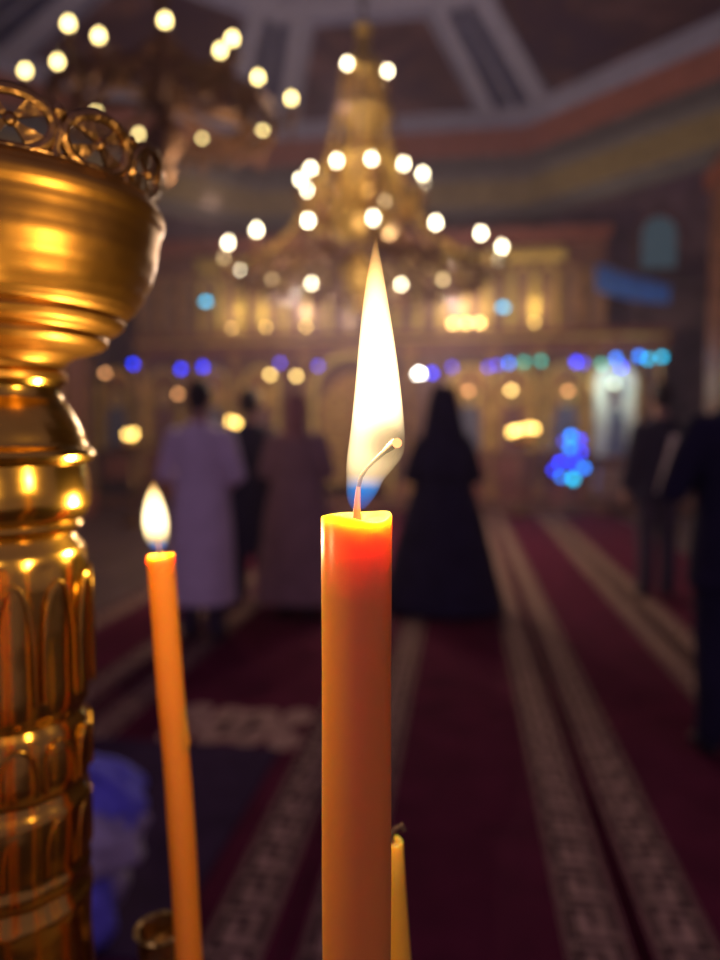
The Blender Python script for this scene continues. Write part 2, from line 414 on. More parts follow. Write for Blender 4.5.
for k, x in enumerate(xs_icons):
    bm = NB(); arch_ring(bm, x, .58, 1.02, 2.50, .085, SY-.03, SY+.06); fr = obj('icon_frame', bm, M['gilt'], ic)
    bm = NB(); prism(bm, arch_pts(x, .58, 1.02, 2.50), SY+.02, SY+.05); obj('icon_ground', bm, M['gilt_dim'], fr, False)
    bm = NB(); prism(bm, [(x-.2, 1.04), (x+.2, 1.04), (x+.19, 1.6), (x+.12, 1.86), (x-.12, 1.86), (x-.19, 1.6)], SY+.0, SY+.022)
    obj('painted_robe', bm, M['robe_paint' if k % 2 else 'slate_paint'], fr, False)
    bm = NB(); tube(bm, [(x, SY-.005, 1.99), (x, SY+.02, 1.99)], [.17, .17], 20); obj('halo', bm, M['gilt'], fr, False)
    bm = NB(); tube(bm, [(x, SY-.012, 1.98), (x, SY+.0, 1.98)], [.085, .085], 16); obj('painted_face', bm, M['skin'], fr, False)
    bm = NB(); box(bm, (x, SY-.0, .68), (.62, .08, .5)); box(bm, (x, SY-.05, .68), (.4, .05, .3)); obj('lower_panel', bm, M['wood_red'], ic, False)
# the white arched niche at the right
x = atY(615, 400, SY).x
bm = NB(); arch_ring(bm, x, .70, .95, 2.55, .09, SY-.04, SY+.06); fr = obj('niche_frame', bm, M['gilt_dim'], ic)
bm = NB(); prism(bm, arch_pts(x, .70, .95, 2.55), SY+.0, SY+.05); obj('niche_panel', bm, M['white_niche'], fr, False)
bm = NB(); prism(bm, [(x-.16, .97), (x+.2, .97), (x+.17, 1.55), (x+.06, 1.82), (x-.08, 1.75)], SY-.02, SY+.002); obj('painted_figure', bm, M['slate_paint'], fr, False)
# royal doors
xd = atY(352, 400, SY).x
for s in (-1, 1):
    bm = NB(); prism(bm, [(xd+s*.02, .2), (xd+s*.62, .2), (xd+s*.62, 1.9), (xd+s*.4, 2.2), (xd+s*.02, 2.45)], SY-.02, SY+.06); dr = obj('gate_leaf', bm, M['gilt_dim'], ic, False)
    bm = NB()
    for zz in (.55, 1.0, 1.45, 1.9):
        tube(bm, [(xd+s*.32+.17*math.cos(a), SY-.03, zz+.17*math.sin(a)) for a in [2*PI*k/16 for k in range(16)]], .025, 6, closed=True)
    obj('scrollwork', bm, M['gilt'], dr)
bm = NB(); arch_ring(bm, xd, 1.34, .2, 2.72, .1, SY-.05, SY+.05); obj('gate_arch', bm, M['gilt'], ic)
# columns between the icons
cx_list = sorted(xs_icons + [x, xd]); mids = [(a+b)/2 for a, b in zip(cx_list, cx_list[1:])]
for xm in mids + [SX1-.1, SX0+.1]:
    bm = NB(); tube(bm, [(xm, SY-.06, .45+k*.1) for k in range(24)], [.05+.014*math.sin(k*1.3) for k in range(24)], 10)
    box(bm, (xm, SY-.06, .35), (.18, .16, .3)); box(bm, (xm, SY-.06, 2.76), (.2, .2, .1)); obj('column', bm, M['gilt_dim'], ic)
# upper register: gilded arcade
n = 21
for k in range(n):
    xx = SX0 + .2 + (SXU-SX0-.4)*k/(n-1)
    wr = .28
    bm = NB(); arch_ring(bm, xx, wr, 3.18, 4.24, .055, SY-.0, SY+.09, 10)
    lit = -4.9 < xx < 1.75  # brighter gilding paints in the lit stretch, dimmer gilding the unlit ends
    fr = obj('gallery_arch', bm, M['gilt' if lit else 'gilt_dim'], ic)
    bm = NB(); prism(bm, arch_pts(xx, wr, 3.18, 4.24, 10), SY+.05, SY+.08); obj('gallery_icon', bm, M['icon_dark'], fr, False)
bm = NB()
for k in range(120):
    xx = -4.9 + 6.6*k/119
    if xd-.95 < xx < xd+.95: continue
    tube(bm, [(xx, SY+.02, 4.36), (xx+.03, SY-.03, 4.42), (xx, SY-.02, 4.50), (xx-.03, SY+.02, 4.60)], [.035, .03, .035, .01], 6)
box(bm, (-1.6, SY+.04, 4.36), (6.7, .05, .03)); obj('gilded_cresting', bm, M['gilt'], ic)
bm = NB()
for k in range(150):
    xx = SX0+.05+(SX1-SX0-.1)*k/149
    sphere(bm, (xx, SY-.17, 3.0), .035, u=8, v=6)
obj('beaded_moulding', bm, M['gilt'], ic)
bm = NB(); prism(bm, [(xd-.9, 4.88), (xd+.9, 4.88), (xd+.7, 5.05), (xd+.25, 5.1), (xd, 5.2), (xd-.25, 5.1), (xd-.7, 5.05)], SY+.0, SY+.12); obj('pediment', bm, M['gilt'], ic)

# string of coloured lights along the screen
led = [(133, 364, 'b_blue'), (181, 369, 'b_blue'), (203, 367, 'b_blue'), (280, 363, 'b_violet'), (318, 366, 'b_violet'), (432, 373, 'b_blue'), (452, 367, 'b_violet'), (488, 367, 'b_violet'), (497, 365, 'b_violet'),
       (509, 363, 'b_azure'), (524, 362, 'b_green'), (541, 361, 'b_green'), (576, 362, 'b_blue'), (583, 363, 'b_violet'), (601, 364, 'b_green'), (616, 358, 'b_azure'), (622, 367, 'b_blue'), (639, 356, 'b_azure'), (648, 359, 'b_cyan'), (662, 357, 'b_cyan')]
LY = SY-.26
pts = [atY(a, b, LY) for a, b, _ in led]
ls = empty('light_string', pts[0], 'string of small blue, violet and green lights along the icon screen', 'light string')
bm = NB(); wp = []
for a, b in zip(pts, pts[1:]):
    wp += [a+Vector((0, 0, .06)), (a+b)/2+Vector((0, 0, .045))]
wp = [pts[0]+Vector((0, .12, .25))]+wp+[pts[-1]+Vector((0, 0, .06)), pts[-1]+Vector((.1, .12, .2))]
tube(bm, wp, .008, 6); obj('wire', bm, M['chain'], ls)
for p, (_, _, c) in zip(pts, led):
    bm = NB(); sphere(bm, p, .042, (1, 1, 1.15)); obj('bulb', bm, M[c], ls)

# hanging lamps in front of the screen
def hang_lamp(px, py, m, label, Y=12.62, r=.045, top=2.94, group='hanging lamps before the icon screen', cup='brass2'):
    p = atY(px, py, Y); t = empty('hanging_lamp', p, label, 'lamp', group)
    yt = SY-.10
    bm = NB(); tube(bm, [(p.x, yt, top), (p.x, yt-.05, top), (p.x, Y, top-.04)], .014, 6); obj('bracket', bm, M['chain'], t)
    bm = NB(); tube(bm, [(p.x, Y, top-.03), (p.x, Y, p.z+.20)], .008, 6)
    for k in range(3):
        a = 2*PI*k/3; tube(bm, [(p.x, Y, p.z+.20), (p.x+.06*math.cos(a), Y+.06*math.sin(a), p.z-.005)], .005, 5)
    obj('chain', bm, M['chain'], t)
    bm = NB(); lathe(bm, [(.012, -.17), (.02, -.14), (.03, -.12), (.055, -.075), (.062, -.03), (.066, 0), (.058, 0), (.05, -.035)], 16, p); obj('lamp_cup', bm, M[cup], t)
    bm = NB(); sphere(bm, p+Vector((0, 0, .02)), r, (1, 1, 1.2)); obj('lamp_glow', bm, M[m], t)
hang_lamp(105, 375, 'b_faint', 'faint warm lamp hanging furthest left, right beside the brass column')
hang_lamp(178, 396, 'b_faint', 'left lamp of the faint pair above the pale coat')
hang_lamp(197, 398, 'b_faint', 'right lamp of the faint pair above the pale coat', Y=12.5)
hang_lamp(250, 395, 'b_warm', 'warm lamp hanging just above the dark coated person')
hang_lamp(270, 377, 'b_warm', 'left lamp of the bright warm pair above the rust headscarf')
hang_lamp(296, 378, 'b_warm', 'right lamp of the bright warm pair above the rust headscarf')
hang_lamp(419, 376, 'b_white', 'large white lamp glowing beside the tall candle flame', r=.062)
hang_lamp(468, 393, 'b_faint', 'dim lamp before the icon nearest the black robed priest')
hang_lamp(511, 392, 'b_warm', 'warm lamp hanging above the cluster of far candles')
hang_lamp(568, 393, 'b_faint', 'dim lamp hanging above the blue lights')
hang_lamp(614, 386, 'b_pale', 'pale greenish lamp at the top of the white arched niche', Y=12.80, r=.06, top=2.94)
point_light('niche_lamp', atY(614, 384, 12.62), 10, (.85, 1, .85))
# blue glass lamps hanging from the top of the screen
hang_lamp(206, 304, 'b_cyan', 'round cyan lamp hanging high on the left of the screen', Y=12.62, r=.062, top=4.66, group='cyan lamps high on the icon screen')
hang_lamp(503, 310, 'b_cyan', 'round cyan lamp hanging high on the right of the screen', Y=12.62, r=.062, top=4.66, group='cyan lamps high on the icon screen')
# cornice lamps; the small ones are added to brighten the gilded arcade
for i, (px, lab) in enumerate(((453, 'left warm lamp standing on the red cornice above the priest'), (466, 'middle warm lamp standing on the red cornice above the priest'), (479, 'right warm lamp standing on the red cornice above the priest'), (534, 'added warm lamp standing alone on the red cornice above the green lights'), (232, 'leftmost of the added dim lamps on the red cornice left of the tall flame'), (266, 'middle of the added dim lamps on the red cornice left of the tall flame'), (306, 'added dim lamp on the red cornice nearest the tall flame on its left'))):
    p = atY(px, 348, SY-.06); p.z = 3.155
    t = empty('cornice_lamp', p, lab, 'lamp', 'lamps on the cornice')
    bm = NB(); lathe(bm, [(.05, 0), (.05, .02), (.02, .03), (.02, .07), (.05, .08)], 14, p); obj('lamp_base', bm, M['brass2'], t)
    bm = NB(); sphere(bm, p+Vector((0, 0, .12)), .05 if i < 3 else .022); obj('lamp_glow', bm, M['b_warm'], t)
    point_light('arcade_fill_light', p+Vector((0, -.20, .42)), 5.0 if i != 1 else 2.0, (1, .74, .38), 0, t)  # fill light added in front of the arcade to brighten its gilding

# far candle stands with burning candles
def far_stand(px, Y, zt, label, z0=0.0, dots=()):
    z0 = .0135; p = atY(px, 430, Y); p.z = z0
    t = empty('candle_stand', p, label, 'candle stand', 'far candle stands')
    bm = NB(); lathe(bm, [(.20, 0), (.20, .03), (.10, .06), (.035, .12), (.03, .5), (.05, .55), (.03, .6), (.03, zt-z0-.12), (.07, zt-z0-.08)], 20, p); obj('stem', bm, M['brass2'], t)
    bm = NB(); lathe(bm, [(.06, zt-z0-.09), (.25, zt-z0-.05), (.27, zt-z0), (.255, zt-z0), (.24, zt-z0-.03)], 28, p); obj('tray', bm, M['brass'], t)
    for k, (dx, dy, dz) in enumerate(dots):
        q = Vector((p.x+dx, p.y+dy, zt-.03))
        hh = .13+dz
        c = empty('small_candle', q, label.replace('brass stand of', 'small lit candle on the stand of'), 'candle', 'candles on ' + label)
        bm = NB(); tube(bm, [q, q+Vector((0, 0, hh))], .011, 8); obj('candle_body', bm, M['wax_yel'], c)
        bm = NB(); sphere(bm, q+Vector((0, 0, hh+.035)), .026, (1, 1, 1.6), 10, 8); obj('flame', bm, M['b_candle'], c)
far_stand(523, 12.0, 1.26, 'brass stand of clustered candles right of the priest', dots=((-.20, 0, -.03), (-.12, -.08, 0), (-.06, .06, .01), (.02, -.05, .02), (.10, .05, .05), (.16, -.04, .04), (-.15, .1, -.01), (.2, .03, .02)))
far_stand(241, 10.4, 1.36, 'brass stand of clustered candles beyond the dark coated person', dots=((-.17, 0, .04), (-.10, .05, .02), (-.04, -.05, .0), (.05, .04, .0), (.1, -.03, -.02), (.14, .05, .01)))
far_stand(131, 10.0, 1.20, 'brass stand of few candles near the brass column', dots=((-.07, 0, 0), (0, .04, -.02), (.06, -.03, .02)))

# cluster of blue lights on a stand
p = floor_at(571, 512); p = Vector((p.x, 12.15, .0135)); p.x = atY(571, 440, 12.15).x
t = empty('blue_light_stand', p, 'stand holding a cluster of glowing blue globes before the screen', 'light stand')
bm = NB(); lathe(bm, [(.2, 0), (.2, .03), (.05, .06), (.025, .1), (.02, 1.45), (.01, 1.5)], 16, p); obj('stem', bm, M['chain'], t)
for (px, py, c, rr) in ((571, 436, 'b_azure', .07), (570, 448, 'b_azure', .065), (581, 452, 'b_blue', .05), (560, 462, 'b_blue', .06), (574, 464, 'b_blue', .06), (584, 468, 'b_azure', .06), (561, 477, 'b_azure', .05), (573, 479, 'b_cyan', .07), (580, 440, 'b_blue', .05), (564, 441, 'b_violet', .05), (553, 470, 'b_blue', .045)):
    q = atY(px, py, 12.1+random.uniform(-.06, .06))
    bm = NB(); sphere(bm, q, rr*.8, u=14, v=10); g = obj('blue_globe', bm, M[c], t)
    bm = NB(); tube(bm, [(p.x, 12.15, q.z-.08), q], .008, 6); obj('twig', bm, M['chain'], g)
# low table with pale cloth
p = atY(617, 450, 12.05); p.z = .0135
t = empty('side_table', p, 'small table under a pale cloth below the white arched niche', 'table')
bm = NB(); box(bm, p+Vector((0, 0, .74)), (.5, .42, .04)); obj('tabletop', bm, M['wood'], t, False)
for sx in (-1, 1):
    for sy in (-1, 1):
        bm = NB(); tube(bm, [p+Vector((sx*.21, sy*.17, 0)), p+Vector((sx*.21, sy*.17, .73))], .022, 8); obj('leg', bm, M['wood'], t)
bm = NB()
seg = 64
rings = []
for (zz, e) in ((.768, .0), (.772, .27), (.76, .285), (.6, .30), (.34, .315)):
    ring = []
    for k in range(seg):
        a = 2*PI*k/seg; c_, s_ = math.cos(a), math.sin(a)
        m_ = max(abs(c_), abs(s_)); wv = 1+.03*math.sin(a*14)*(0 if zz > .75 else 1)
        ring.append(bm.verts.new(p+Vector((c_/m_*e*wv*1.0, s_/m_*e*.86*wv, zz))) if e else None)
    rings.append(ring)
cen = bm.verts.new(p+Vector((0, 0, .772)))
for k in range(seg): bm.faces.new((cen, rings[1][k], rings[1][(k+1) % seg]))
for a, b in zip(rings[1:], rings[2:]):
    for k in range(seg): bm.faces.new((a[k], b[k], b[(k+1) % seg], a[(k+1) % seg]))
solid(bm, .006)
o = obj('tablecloth', bm, M['cloth_pale'], None, origin=p); tag(o, 'pale pinkish cloth draped over the small side table', 'tablecloth')
# blue canopy between the screen and the pier
bm = NB()
c0, c1, c2, c3 = atY(597, 263, 12.6), atY(672, 284, 11.4), atY(670, 304, 11.4), atY(597, 291, 12.6)
grid = []
for i in range(9):
    row = []
    for j in range(5):
        u, v = i/8, j/4
        q = c0.lerp(c1, u).lerp(c3.lerp(c2, u), v) + Vector((-.05*math.sin(v*PI), -.12*math.sin(v*PI), -.04*math.sin(u*PI)))
        row.append(bm.verts.new(q))
    grid.append(row)
for i in range(8):
    for j in range(4): bm.faces.new((grid[i][j], grid[i+1][j], grid[i+1][j+1], grid[i][j+1]))
solid(bm, .02)
cn = empty('blue_banner', (c0+c1)/2, 'slanting bright blue cloth banner high beside the right pier', 'banner')
obj('cloth', bm, M['blue_cloth'], cn)
bm = NB(); tube(bm, [c0+Vector((-.1, .45, .02)), c0, c1, Vector((3.45, 11.15, c1.z-.03))], .02, 8); obj('pole', bm, M['chain'], cn)

# ================================================================== CHANDELIERS
def chandelier(c, label, tiers, body, gold, bulbm, hang_z, drape=None, br=.023, low=None):
    t = empty('chandelier', c, label, 'chandelier')
    bm = NB(); lathe(bm, body, 24, (c.x, c.y, 0)); obj('stem', bm, M[gold], t)
    bm = NB(); zt = body[-1][1]
    for k in range(int((hang_z-zt)/.12)):
        z = zt + .06 + k*.12
        tube(bm, [(c.x+(.03*math.cos(a) if k % 2 else 0), c.y+(0 if k % 2 else .03*math.cos(a)), z+.075*math.sin(a)) for a in [2*PI*j/10 for j in range(10)]], .009, 5, closed=True)
    tube(bm, [(c.x, c.y, zt-.02), (c.x, c.y, hang_z)], .006, 5)
    obj('chain', bm, M['chain'], t)
    for (R, z, n, ph, zin, rin, dims, *ex) in tiers:
        bm = NB()
        tube(bm, [(c.x+R*.86*math.cos(2*PI*k/48), c.y+R*.86*math.sin(2*PI*k/48), z-.16) for k in range(48)], .025, 8, closed=True)
        for k in range(32):
            a = 2*PI*k/32
            tube(bm, [(c.x+R*.86*math.cos(a+d), c.y+R*.86*math.sin(a+d), z-.16+h) for d, h in ((-.08, -.02), (-.03, -.10), (0, -.13), (.03, -.10), (.08, -.02))], [.014, .022, .026, .022, .014], 6)
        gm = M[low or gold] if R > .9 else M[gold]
        obj('ring', bm, gm, t)
        for k in range(n):
            a = ex[0][k] if ex else ph + 2*PI*k/n; d = Vector((math.cos(a), math.sin(a), 0)); cc = Vector((c.x, c.y, 0))
            bm = NB()
            tube(bm, [cc+d*rin+Vector((0, 0, zin)), cc+d*(rin*.5+R*.3)+Vector((0, 0, zin-.05)), cc+d*R*.72+Vector((0, 0, z-.22)), cc+d*R*.92+Vector((0, 0, z-.20)), cc+d*R+Vector((0, 0, z-.11))], [.022, .02, .022, .02, .016], 8)
            ar = obj('arm', bm, gm, t)
            bm = NB(); lathe(bm, [(.008, -.13), (.05, -.11), (.06, -.095), (.02, -.09), (.019, -.02), (.012, -.015)], 12, cc+d*R+Vector((0, 0, z))); obj('candle_sleeve', bm, M['crystal'], ar)
            bm = NB(); lathe(bm, [(.012, -.02), (br, .008), (br*.97, .022), (br*.55, .042), (.004, .054)], 12, cc+d*R+Vector((0, 0, z))); obj('bulb', bm, M['b_dim' if k in dims else bulbm], ar)
            bm = NB()
            for q in range(4):
                sphere(bm, cc+d*R+Vector((0, 0, z-.17-q*.05)), .022*(1-.12*q), (1, 1, 1.5), 8, 6)
            obj('pendant', bm, M['crystal'], ar)
    for (Ra, za, Rb, zb, n) in (drape or ()):
        for k in range(n):
            a = 2*PI*k/n; d = Vector((math.cos(a), math.sin(a), 0)); cc = Vector((c.x, c.y, 0))
            bm = NB()
            tube(bm, [cc+d*(Ra+(Rb-Ra)*j/16)+Vector((0, 0, za+(zb-za)*j/16 - .35*(za-zb)*math.sin(PI*j/16)*.5)) for j in range(17)], .006, 5)
            for j in range(17):
                u = j/16; rr = Ra+(Rb-Ra)*u; zz = za+(zb-za)*u - .35*(za-zb)*math.sin(PI*u)*.5
                sphere(bm, cc+d*rr+Vector((0, 0, zz)), .028, (1, 1, 1.3), 8, 6)
            obj('bead_string', bm, M[gold if k % 2 else 'crystal'], t)
    return t
c = Vector((atY(363, 200, 7.5).x, 7.5, 2.9))
Zl = atY(360, 260, 7.5).z; Zm = atY(360, 184, 7.5).z; Zt = atY(360, 77, 7.5).z
body = [(.03, Zl-.55), (.09, Zl-.48), (.05, Zl-.40), (.14, Zl-.32), (.22, Zl-.2), (.20, Zl-.05), (.10, Zl+.05), (.13, Zl+.15), (.30, Zl+.25), (.36, Zl+.36), (.30, Zl+.5), (.16, Zl+.58), (.18, Zm-.1), (.34, Zm+.08), (.38, Zm+.2),
        (.26, Zm+.34), (.14, Zm+.42), (.20, Zm+.55), (.30, Zm+.68), (.24, Zm+.82), (.12, Zm+.92), (.16, Zt-.1), (.24, Zt+.0), (.20, Zt+.12), (.08, Zt+.22), (.05, Zt+.4), (.09, Zt+.46), (.02, Zt+.55)]
big = chandelier(c, 'large gilded chandelier of three tiers with white bulbs behind the tall flame',
    [(1.42, Zl, 16, math.radians(-78.75), Zl+.15, .12, (6, 8, 10, 12)), (.64, Zm, 12, math.radians(-75), Zm+.02, .16, (5, 7)), (.25, Zt+.02, 3, -.02, Zt, .15, (1,))], body, 'lamp_gold', 'b_cream', 8.9,
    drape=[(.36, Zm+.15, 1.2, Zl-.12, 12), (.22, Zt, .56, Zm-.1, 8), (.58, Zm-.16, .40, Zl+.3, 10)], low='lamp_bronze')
for dx, dy, dz, f in ((.95, 1.5, -.25, .42), (-.95, 1.5, -.25, .42), (0, -.9, -.75, .12), (0, -1.2, 1.0, .07)):
    point_light('chandelier_lamp', (c.x+dx, c.y+dy, Zl+dz), CHANDELIER_W*f, (1, .76, .62), 0, big)
c2 = Vector((atY(164, 92, 5.6).x, 5.6, 3.3)); Zs = atY(164, 92, 5.6).z
body2 = [(.02, Zs-.7), (.07, Zs-.62), (.04, Zs-.55), (.12, Zs-.45), (.17, Zs-.35), (.10, Zs-.25), (.07, Zs-.2), (.16, Zs-.08), (.20, Zs+.0), (.12, Zs+.12), (.06, Zs+.2), (.12, Zs+.3), (.05, Zs+.42), (.03, Zs+.8), (.06, Zs+.85), (.02, Zs+.95)]
def ring_ang(lst):
    out = []
    for px, py in lst:
        r = ray(px, py); q = CAM + r*((Zs-CAM.z)/r.z); out.append(math.atan2(q.y-c2.y, q.x-c2.x))
    return out
o_ = ring_ang(((40, 75), (78, 33), (165, 20), (234, 40), (284, 100), (268, 133), (209, 152), (133, 147)))
i_ = ring_ang(((62, 68), (106, 47), (217, 58), (262, 82), (99, 112)))
sm = chandelier(c2, 'dark bronze chandelier with yellow bulbs above the brass column', [(1.0, Zs, 8, 0, Zs-.1, .1, (), o_), (.78, Zs+.02, 5, 0, Zs-.1, .1, (), i_)], body2, 'lamp_bronze', 'b_yel', 8.0,
    drape=[(.1, Zs+.35, .85, Zs-.12, 8)], br=.026)
point_light('bronze_chandelier_lamp', (c2.x+.3, c2.y+.2, Zs-.8), SMALL_CHANDELIER_W, (1, .72, .42), 0, sm)

# ================================================================== HAZE ADDED TO LIFT THE DARKS AND GLOW ROUND THE LAMPS
bm = NB(); box(bm, (-1.15, 8.4, 3.6), (11.5, 10.8, 6.6))
hz = obj('added_haze', bm, None, None, False, origin=(-1.15, 8.4, 3.6), mats=[])
hm = bpy.data.materials.new('thin_added_haze'); t_ = nt(hm); t_.nodes.clear()
ho = t_.nodes.new('ShaderNodeOutputMaterial'); hs = t_.nodes.new('ShaderNodeVolumeScatter')
hs.inputs['Color'].default_value = (.90, .74, 1, 1); hs.inputs['Density'].default_value = HAZE; hs.inputs['Anisotropy'].default_value = .2
t_.links.new(hs.outputs[0], ho.inputs['Volume']); hz.data.materials.append(hm)
tag(hz, 'thin haze added for a glow in the nave around the chandeliers', 'haze', kind='stuff')

# ================================================================== PEOPLE
def hand(bm, w, d, side, up, k=1.0):
    """palm + five fingers; w wrist point, d direction of the hand, side towards the thumb, up back of the hand"""
    d, side, up = d.normalized(), side.normalized(), up.normalized()
    for s in (-.022, -.008, .008, .022):
        tube(bm, [w - d*.01 + side*s*.7, w + d*.045*k + side*s, w + d*.085*k + side*s*1.25], [.017, .016, .013], 8)
    for s, ln in ((.030, .066), (.010, .076), (-.010, .070), (-.030, .054)):
        b0 = w + d*.08*k + side*s
        tube(bm, [b0, b0 + d*ln*.45 - up*.006, b0 + d*ln*.8 - up*.022, b0 + d*ln*.95 - up*.036], [.0105, .0100, .0092, .008], 8)
    b0 = w + d*.022 + side*.030
    tube(bm, [b0 - side*.015, b0 + side*.022 + d*.026 - up*.008, b0 + side*.030 + d*.052 - up*.02], [.0135, .012, .0095], 8)
def person(px, py, h, label, coat, hem, legs, hairm, rz=0, arms='down', robe=False, flare=.0, hair='short', hat=None, scarf=None, pos=None, wide=1.0):
    g = floor_at(px, py) if pos is None else Vector(pos); g.z = .0145
    r = empty('person', g, label, 'person', 'people standing in the nave', rz)
    k = h/1.75
    def V(x, y, z): return Vector((x*k, y*k, z*k))
    # arms
    A = {}
    for s in (-1, 1):
        if arms == 'down': e, w = V(s*.25, -.03, 1.12), V(s*.255, .05, .88)
        elif arms == 'clasp': e, w = V(s*.27, -.02, 1.12), V(s*.075, .20, 1.04)
        elif arms == 'hold': e, w = (V(s*.29, -.0, 1.12), V(s*.10, .26, 1.19) if s < 0 else V(s*.255, .05, .9))
        A[s] = (V(s*.175, -.005, 1.405), e, w)
    if arms == 'hold': A[1] = (A[1][0], V(.25, -.03, 1.12), V(.255, .05, .88))
    b = NB()
    loft(b, [(z*k, 0, y*k, x_*k, d_*k) for z, y, x_, d_ in ((.86, 0, .13, .10), (.95, -.005, .165, .12), (1.05, 0, .145, .105), (1.15, .0, .145, .105), (1.28, .005, .165, .12), (1.37, 0, .17, .105), (1.43, -.005, .12, .08), (1.46, -.01, .06, .055))])
    tube(b, [V(0, -.02, 1.40), V(0, -.005, 1.50), V(0, .008, 1.58)], [.062*k, .054*k, .056*k], 14)
    sphere(b, V(0, .0, 1.655), .095*k, (.80, .98, 1.03), 24, 16)                     # skull
    sphere(b, V(0, .030, 1.605), .070*k, (.80, .88, 1.12), 20, 14)                   # jaw
    tube(b, [V(0, .088, 1.665), V(0, .104, 1.628), V(0, .098, 1.612)], [.009*k, .014*k, .012*k], 8)   # nose
    tube(b, [V(-.02, .086, 1.578), V(0, .093, 1.579), V(.02, .086, 1.578)], [.006*k, .008*k, .006*k], 8)   # lips
    tube(b, [V(-.045, .076, 1.682), V(0, .090, 1.680), V(.045, .076, 1.682)], [.008*k, .008*k, .008*k], 8)  # brow
    for s in (-1, 1):
        sphere(b, V(s*.079, -.004, 1.642), .030*k, (.35, .65, 1.0), 10, 8)
        hip = V(s*.088, 0, .90); kn = V(s*.092, .012, .49); an = V(s*.095, -.018, .085)
        tube(b, [hip, hip.lerp(kn, .5)+V(0, .01, 0), kn, kn.lerp(an, .35)+V(0, -.018, 0), an], [.088*k, .078*k, .055*k, .057*k, .038*k], 14)
        tube(b, [V(s*.095, -.045, .045), V(s*.10, .05, .035), V(s*.107, .13, .028)], [.024*k, .022*k, .015*k], 10)
        sh, e, w = A[s]
        tube(b, [sh, sh.lerp(e, .5), e, e.lerp(w, .35), w], [.055*k, .047*k, .040*k, .040*k, .027*k], 12)
        d = (w-e).normalized()
        if arms == 'down' or (arms == 'hold' and s > 0): hand(b, w, d, V(0, 1, 0), V(s, 0, 0))
        elif arms == 'clasp': hand(b, w, V(-s*.8, .3, -.1), V(0, 0, 1), V(0, 1, 0))
        else: hand(b, w, d, V(0, 0, 1), V(-1, 0, 0))
    body = obj('body', b, M['skin'], r, local=True); remesh(body, .0085, 5)
    for s in (-1, 1):
        b = NB(); sphere(b, V(s*.031, .079, 1.655), .0125*k, u=12, v=8); obj('eye', b, M['eye'], r, local=True)
    # coat or cassock
    b = NB(); fl_ = flare; x_w = wide
    rings = [(1.475, -.012, .075, .070), (1.44, -.008, .145, .098), (1.39, -.002, .200, .122), (1.28, .003, .198, .140), (1.12, 0, .178, .130), (1.0, 0, .188+.1*fl_, .140+.1*fl_), (.86, 0, .200+.25*fl_, .155+.25*fl_)]
    z = .86
    while z > hem + .001:
        z = max(hem, z-.12); u = (.86-z)/.8
        rings.append((z, 0, .203+.25*fl_+(.02+.75*fl_)*u, .158+.25*fl_+(.03+.7*fl_)*u))
    loft(b, [(z*k, 0, y*k, x_*k*(1+(x_w-1)*min(1, max(0, (1.47-z)/.12))), d_*k) for z, y, x_, d_ in rings])
    for s in (-1, 1):
        sh, e, w = A[s]; slv = 1.25 if robe else 1.0
        tube(b, [sh-V(s*.03, 0, 0), sh+V(s*.005, 0, -.03), sh.lerp(e, .5), e, e.lerp(w, .5), w - (w-e).normalized()*.012], [.070*k, .074*k, .066*k, .058*k*slv, .053*k*slv, .047*k*slv*1.05], 14)
    nm = 'cassock' if robe else 'coat'
    co = obj(nm, b, M[coat], r, local=True); remesh(co, .012, 4)
    b = NB(); tube(b, [V(.078*math.cos(a), -.008+.074*math.sin(a), 1.472+.012*math.sin(a)) for a in [2*PI*j/20 for j in range(20)]], .016*k, 8, closed=True); obj('collar', b, M[coat], co, local=True)
    if legs and not robe:
        b = NB()
        loft(b, [(z*k, 0, 0, x_*k, d_*k) for z, x_, d_ in ((.80, .16, .115), (.92, .172, .125), (1.0, .165, .12))])
        for s in (-1, 1):
            tube(b, [V(s*.088, 0, .90), V(s*.092, .01, .5), V(s*.095, -.012, .28), V(s*.095, -.01, .07)], [.098*k, .076*k, .068*k, .066*k], 14)
        tr = obj('trousers', b, M[legs], r, local=True); remesh(tr, .012, 3)
    for s in (-1, 1):
        b = NB()
        sphere(b, V(s*.096, -.042, .055), .060*k, (.85, 1, 1.05), 14, 10); sphere(b, V(s*.105, .09, .038), .055*k, (.88, 1.7, .72), 16, 10); sphere(b, V(s*.1, .02, .045), .05*k, (.85, 1.5, .9), 14, 10)
        bmesh.ops.bisect_plane(b, geom=b.verts[:]+b.edges[:]+b.faces[:], plane_co=(0, 0, .001), plane_no=(0, 0, -1), clear_outer=True)
        sh = obj('shoe', b, M['shoe'], r, local=True); remesh(sh, .009, 2)
    # hair and head coverings
    if hair == 'short':
        b = NB(); sphere(b, V(0, -.012, 1.668), .102*k, (.83, 1.0, 1.02), 24, 16)
        bmesh.ops.bisect_plane(b, geom=b.verts[:]+b.edges[:]+b.faces[:], plane_co=V(0, .035, 1.655), plane_no=Vector((0, .82, -.57)), clear_outer=True)
        sphere(b, V(0, -.055, 1.61), .06*k, (1.05, .7, 1), 16, 10)
        obj('hair', b, M[hairm], r, local=True)
    elif hair == 'long':
        b = NB(); sphere(b, V(0, -.016, 1.668), .106*k, (.86, 1.0, 1.02), 24, 16)
        bmesh.ops.bisect_plane(b, geom=b.verts[:]+b.edges[:]+b.faces[:], plane_co=V(0, .04, 1.655), plane_no=Vector((0, .9, -.43)), clear_outer=True)
        loft(b, [(z*k, 0, y*k, x_*k, d_*k) for z, y, x_, d_ in ((1.36, -.115, .07, .02), (1.45, -.10, .095, .038), (1.55, -.072, .095, .055), (1.65, -.05, .088, .06))])
        obj('hair', b, M[hairm], r, local=True)
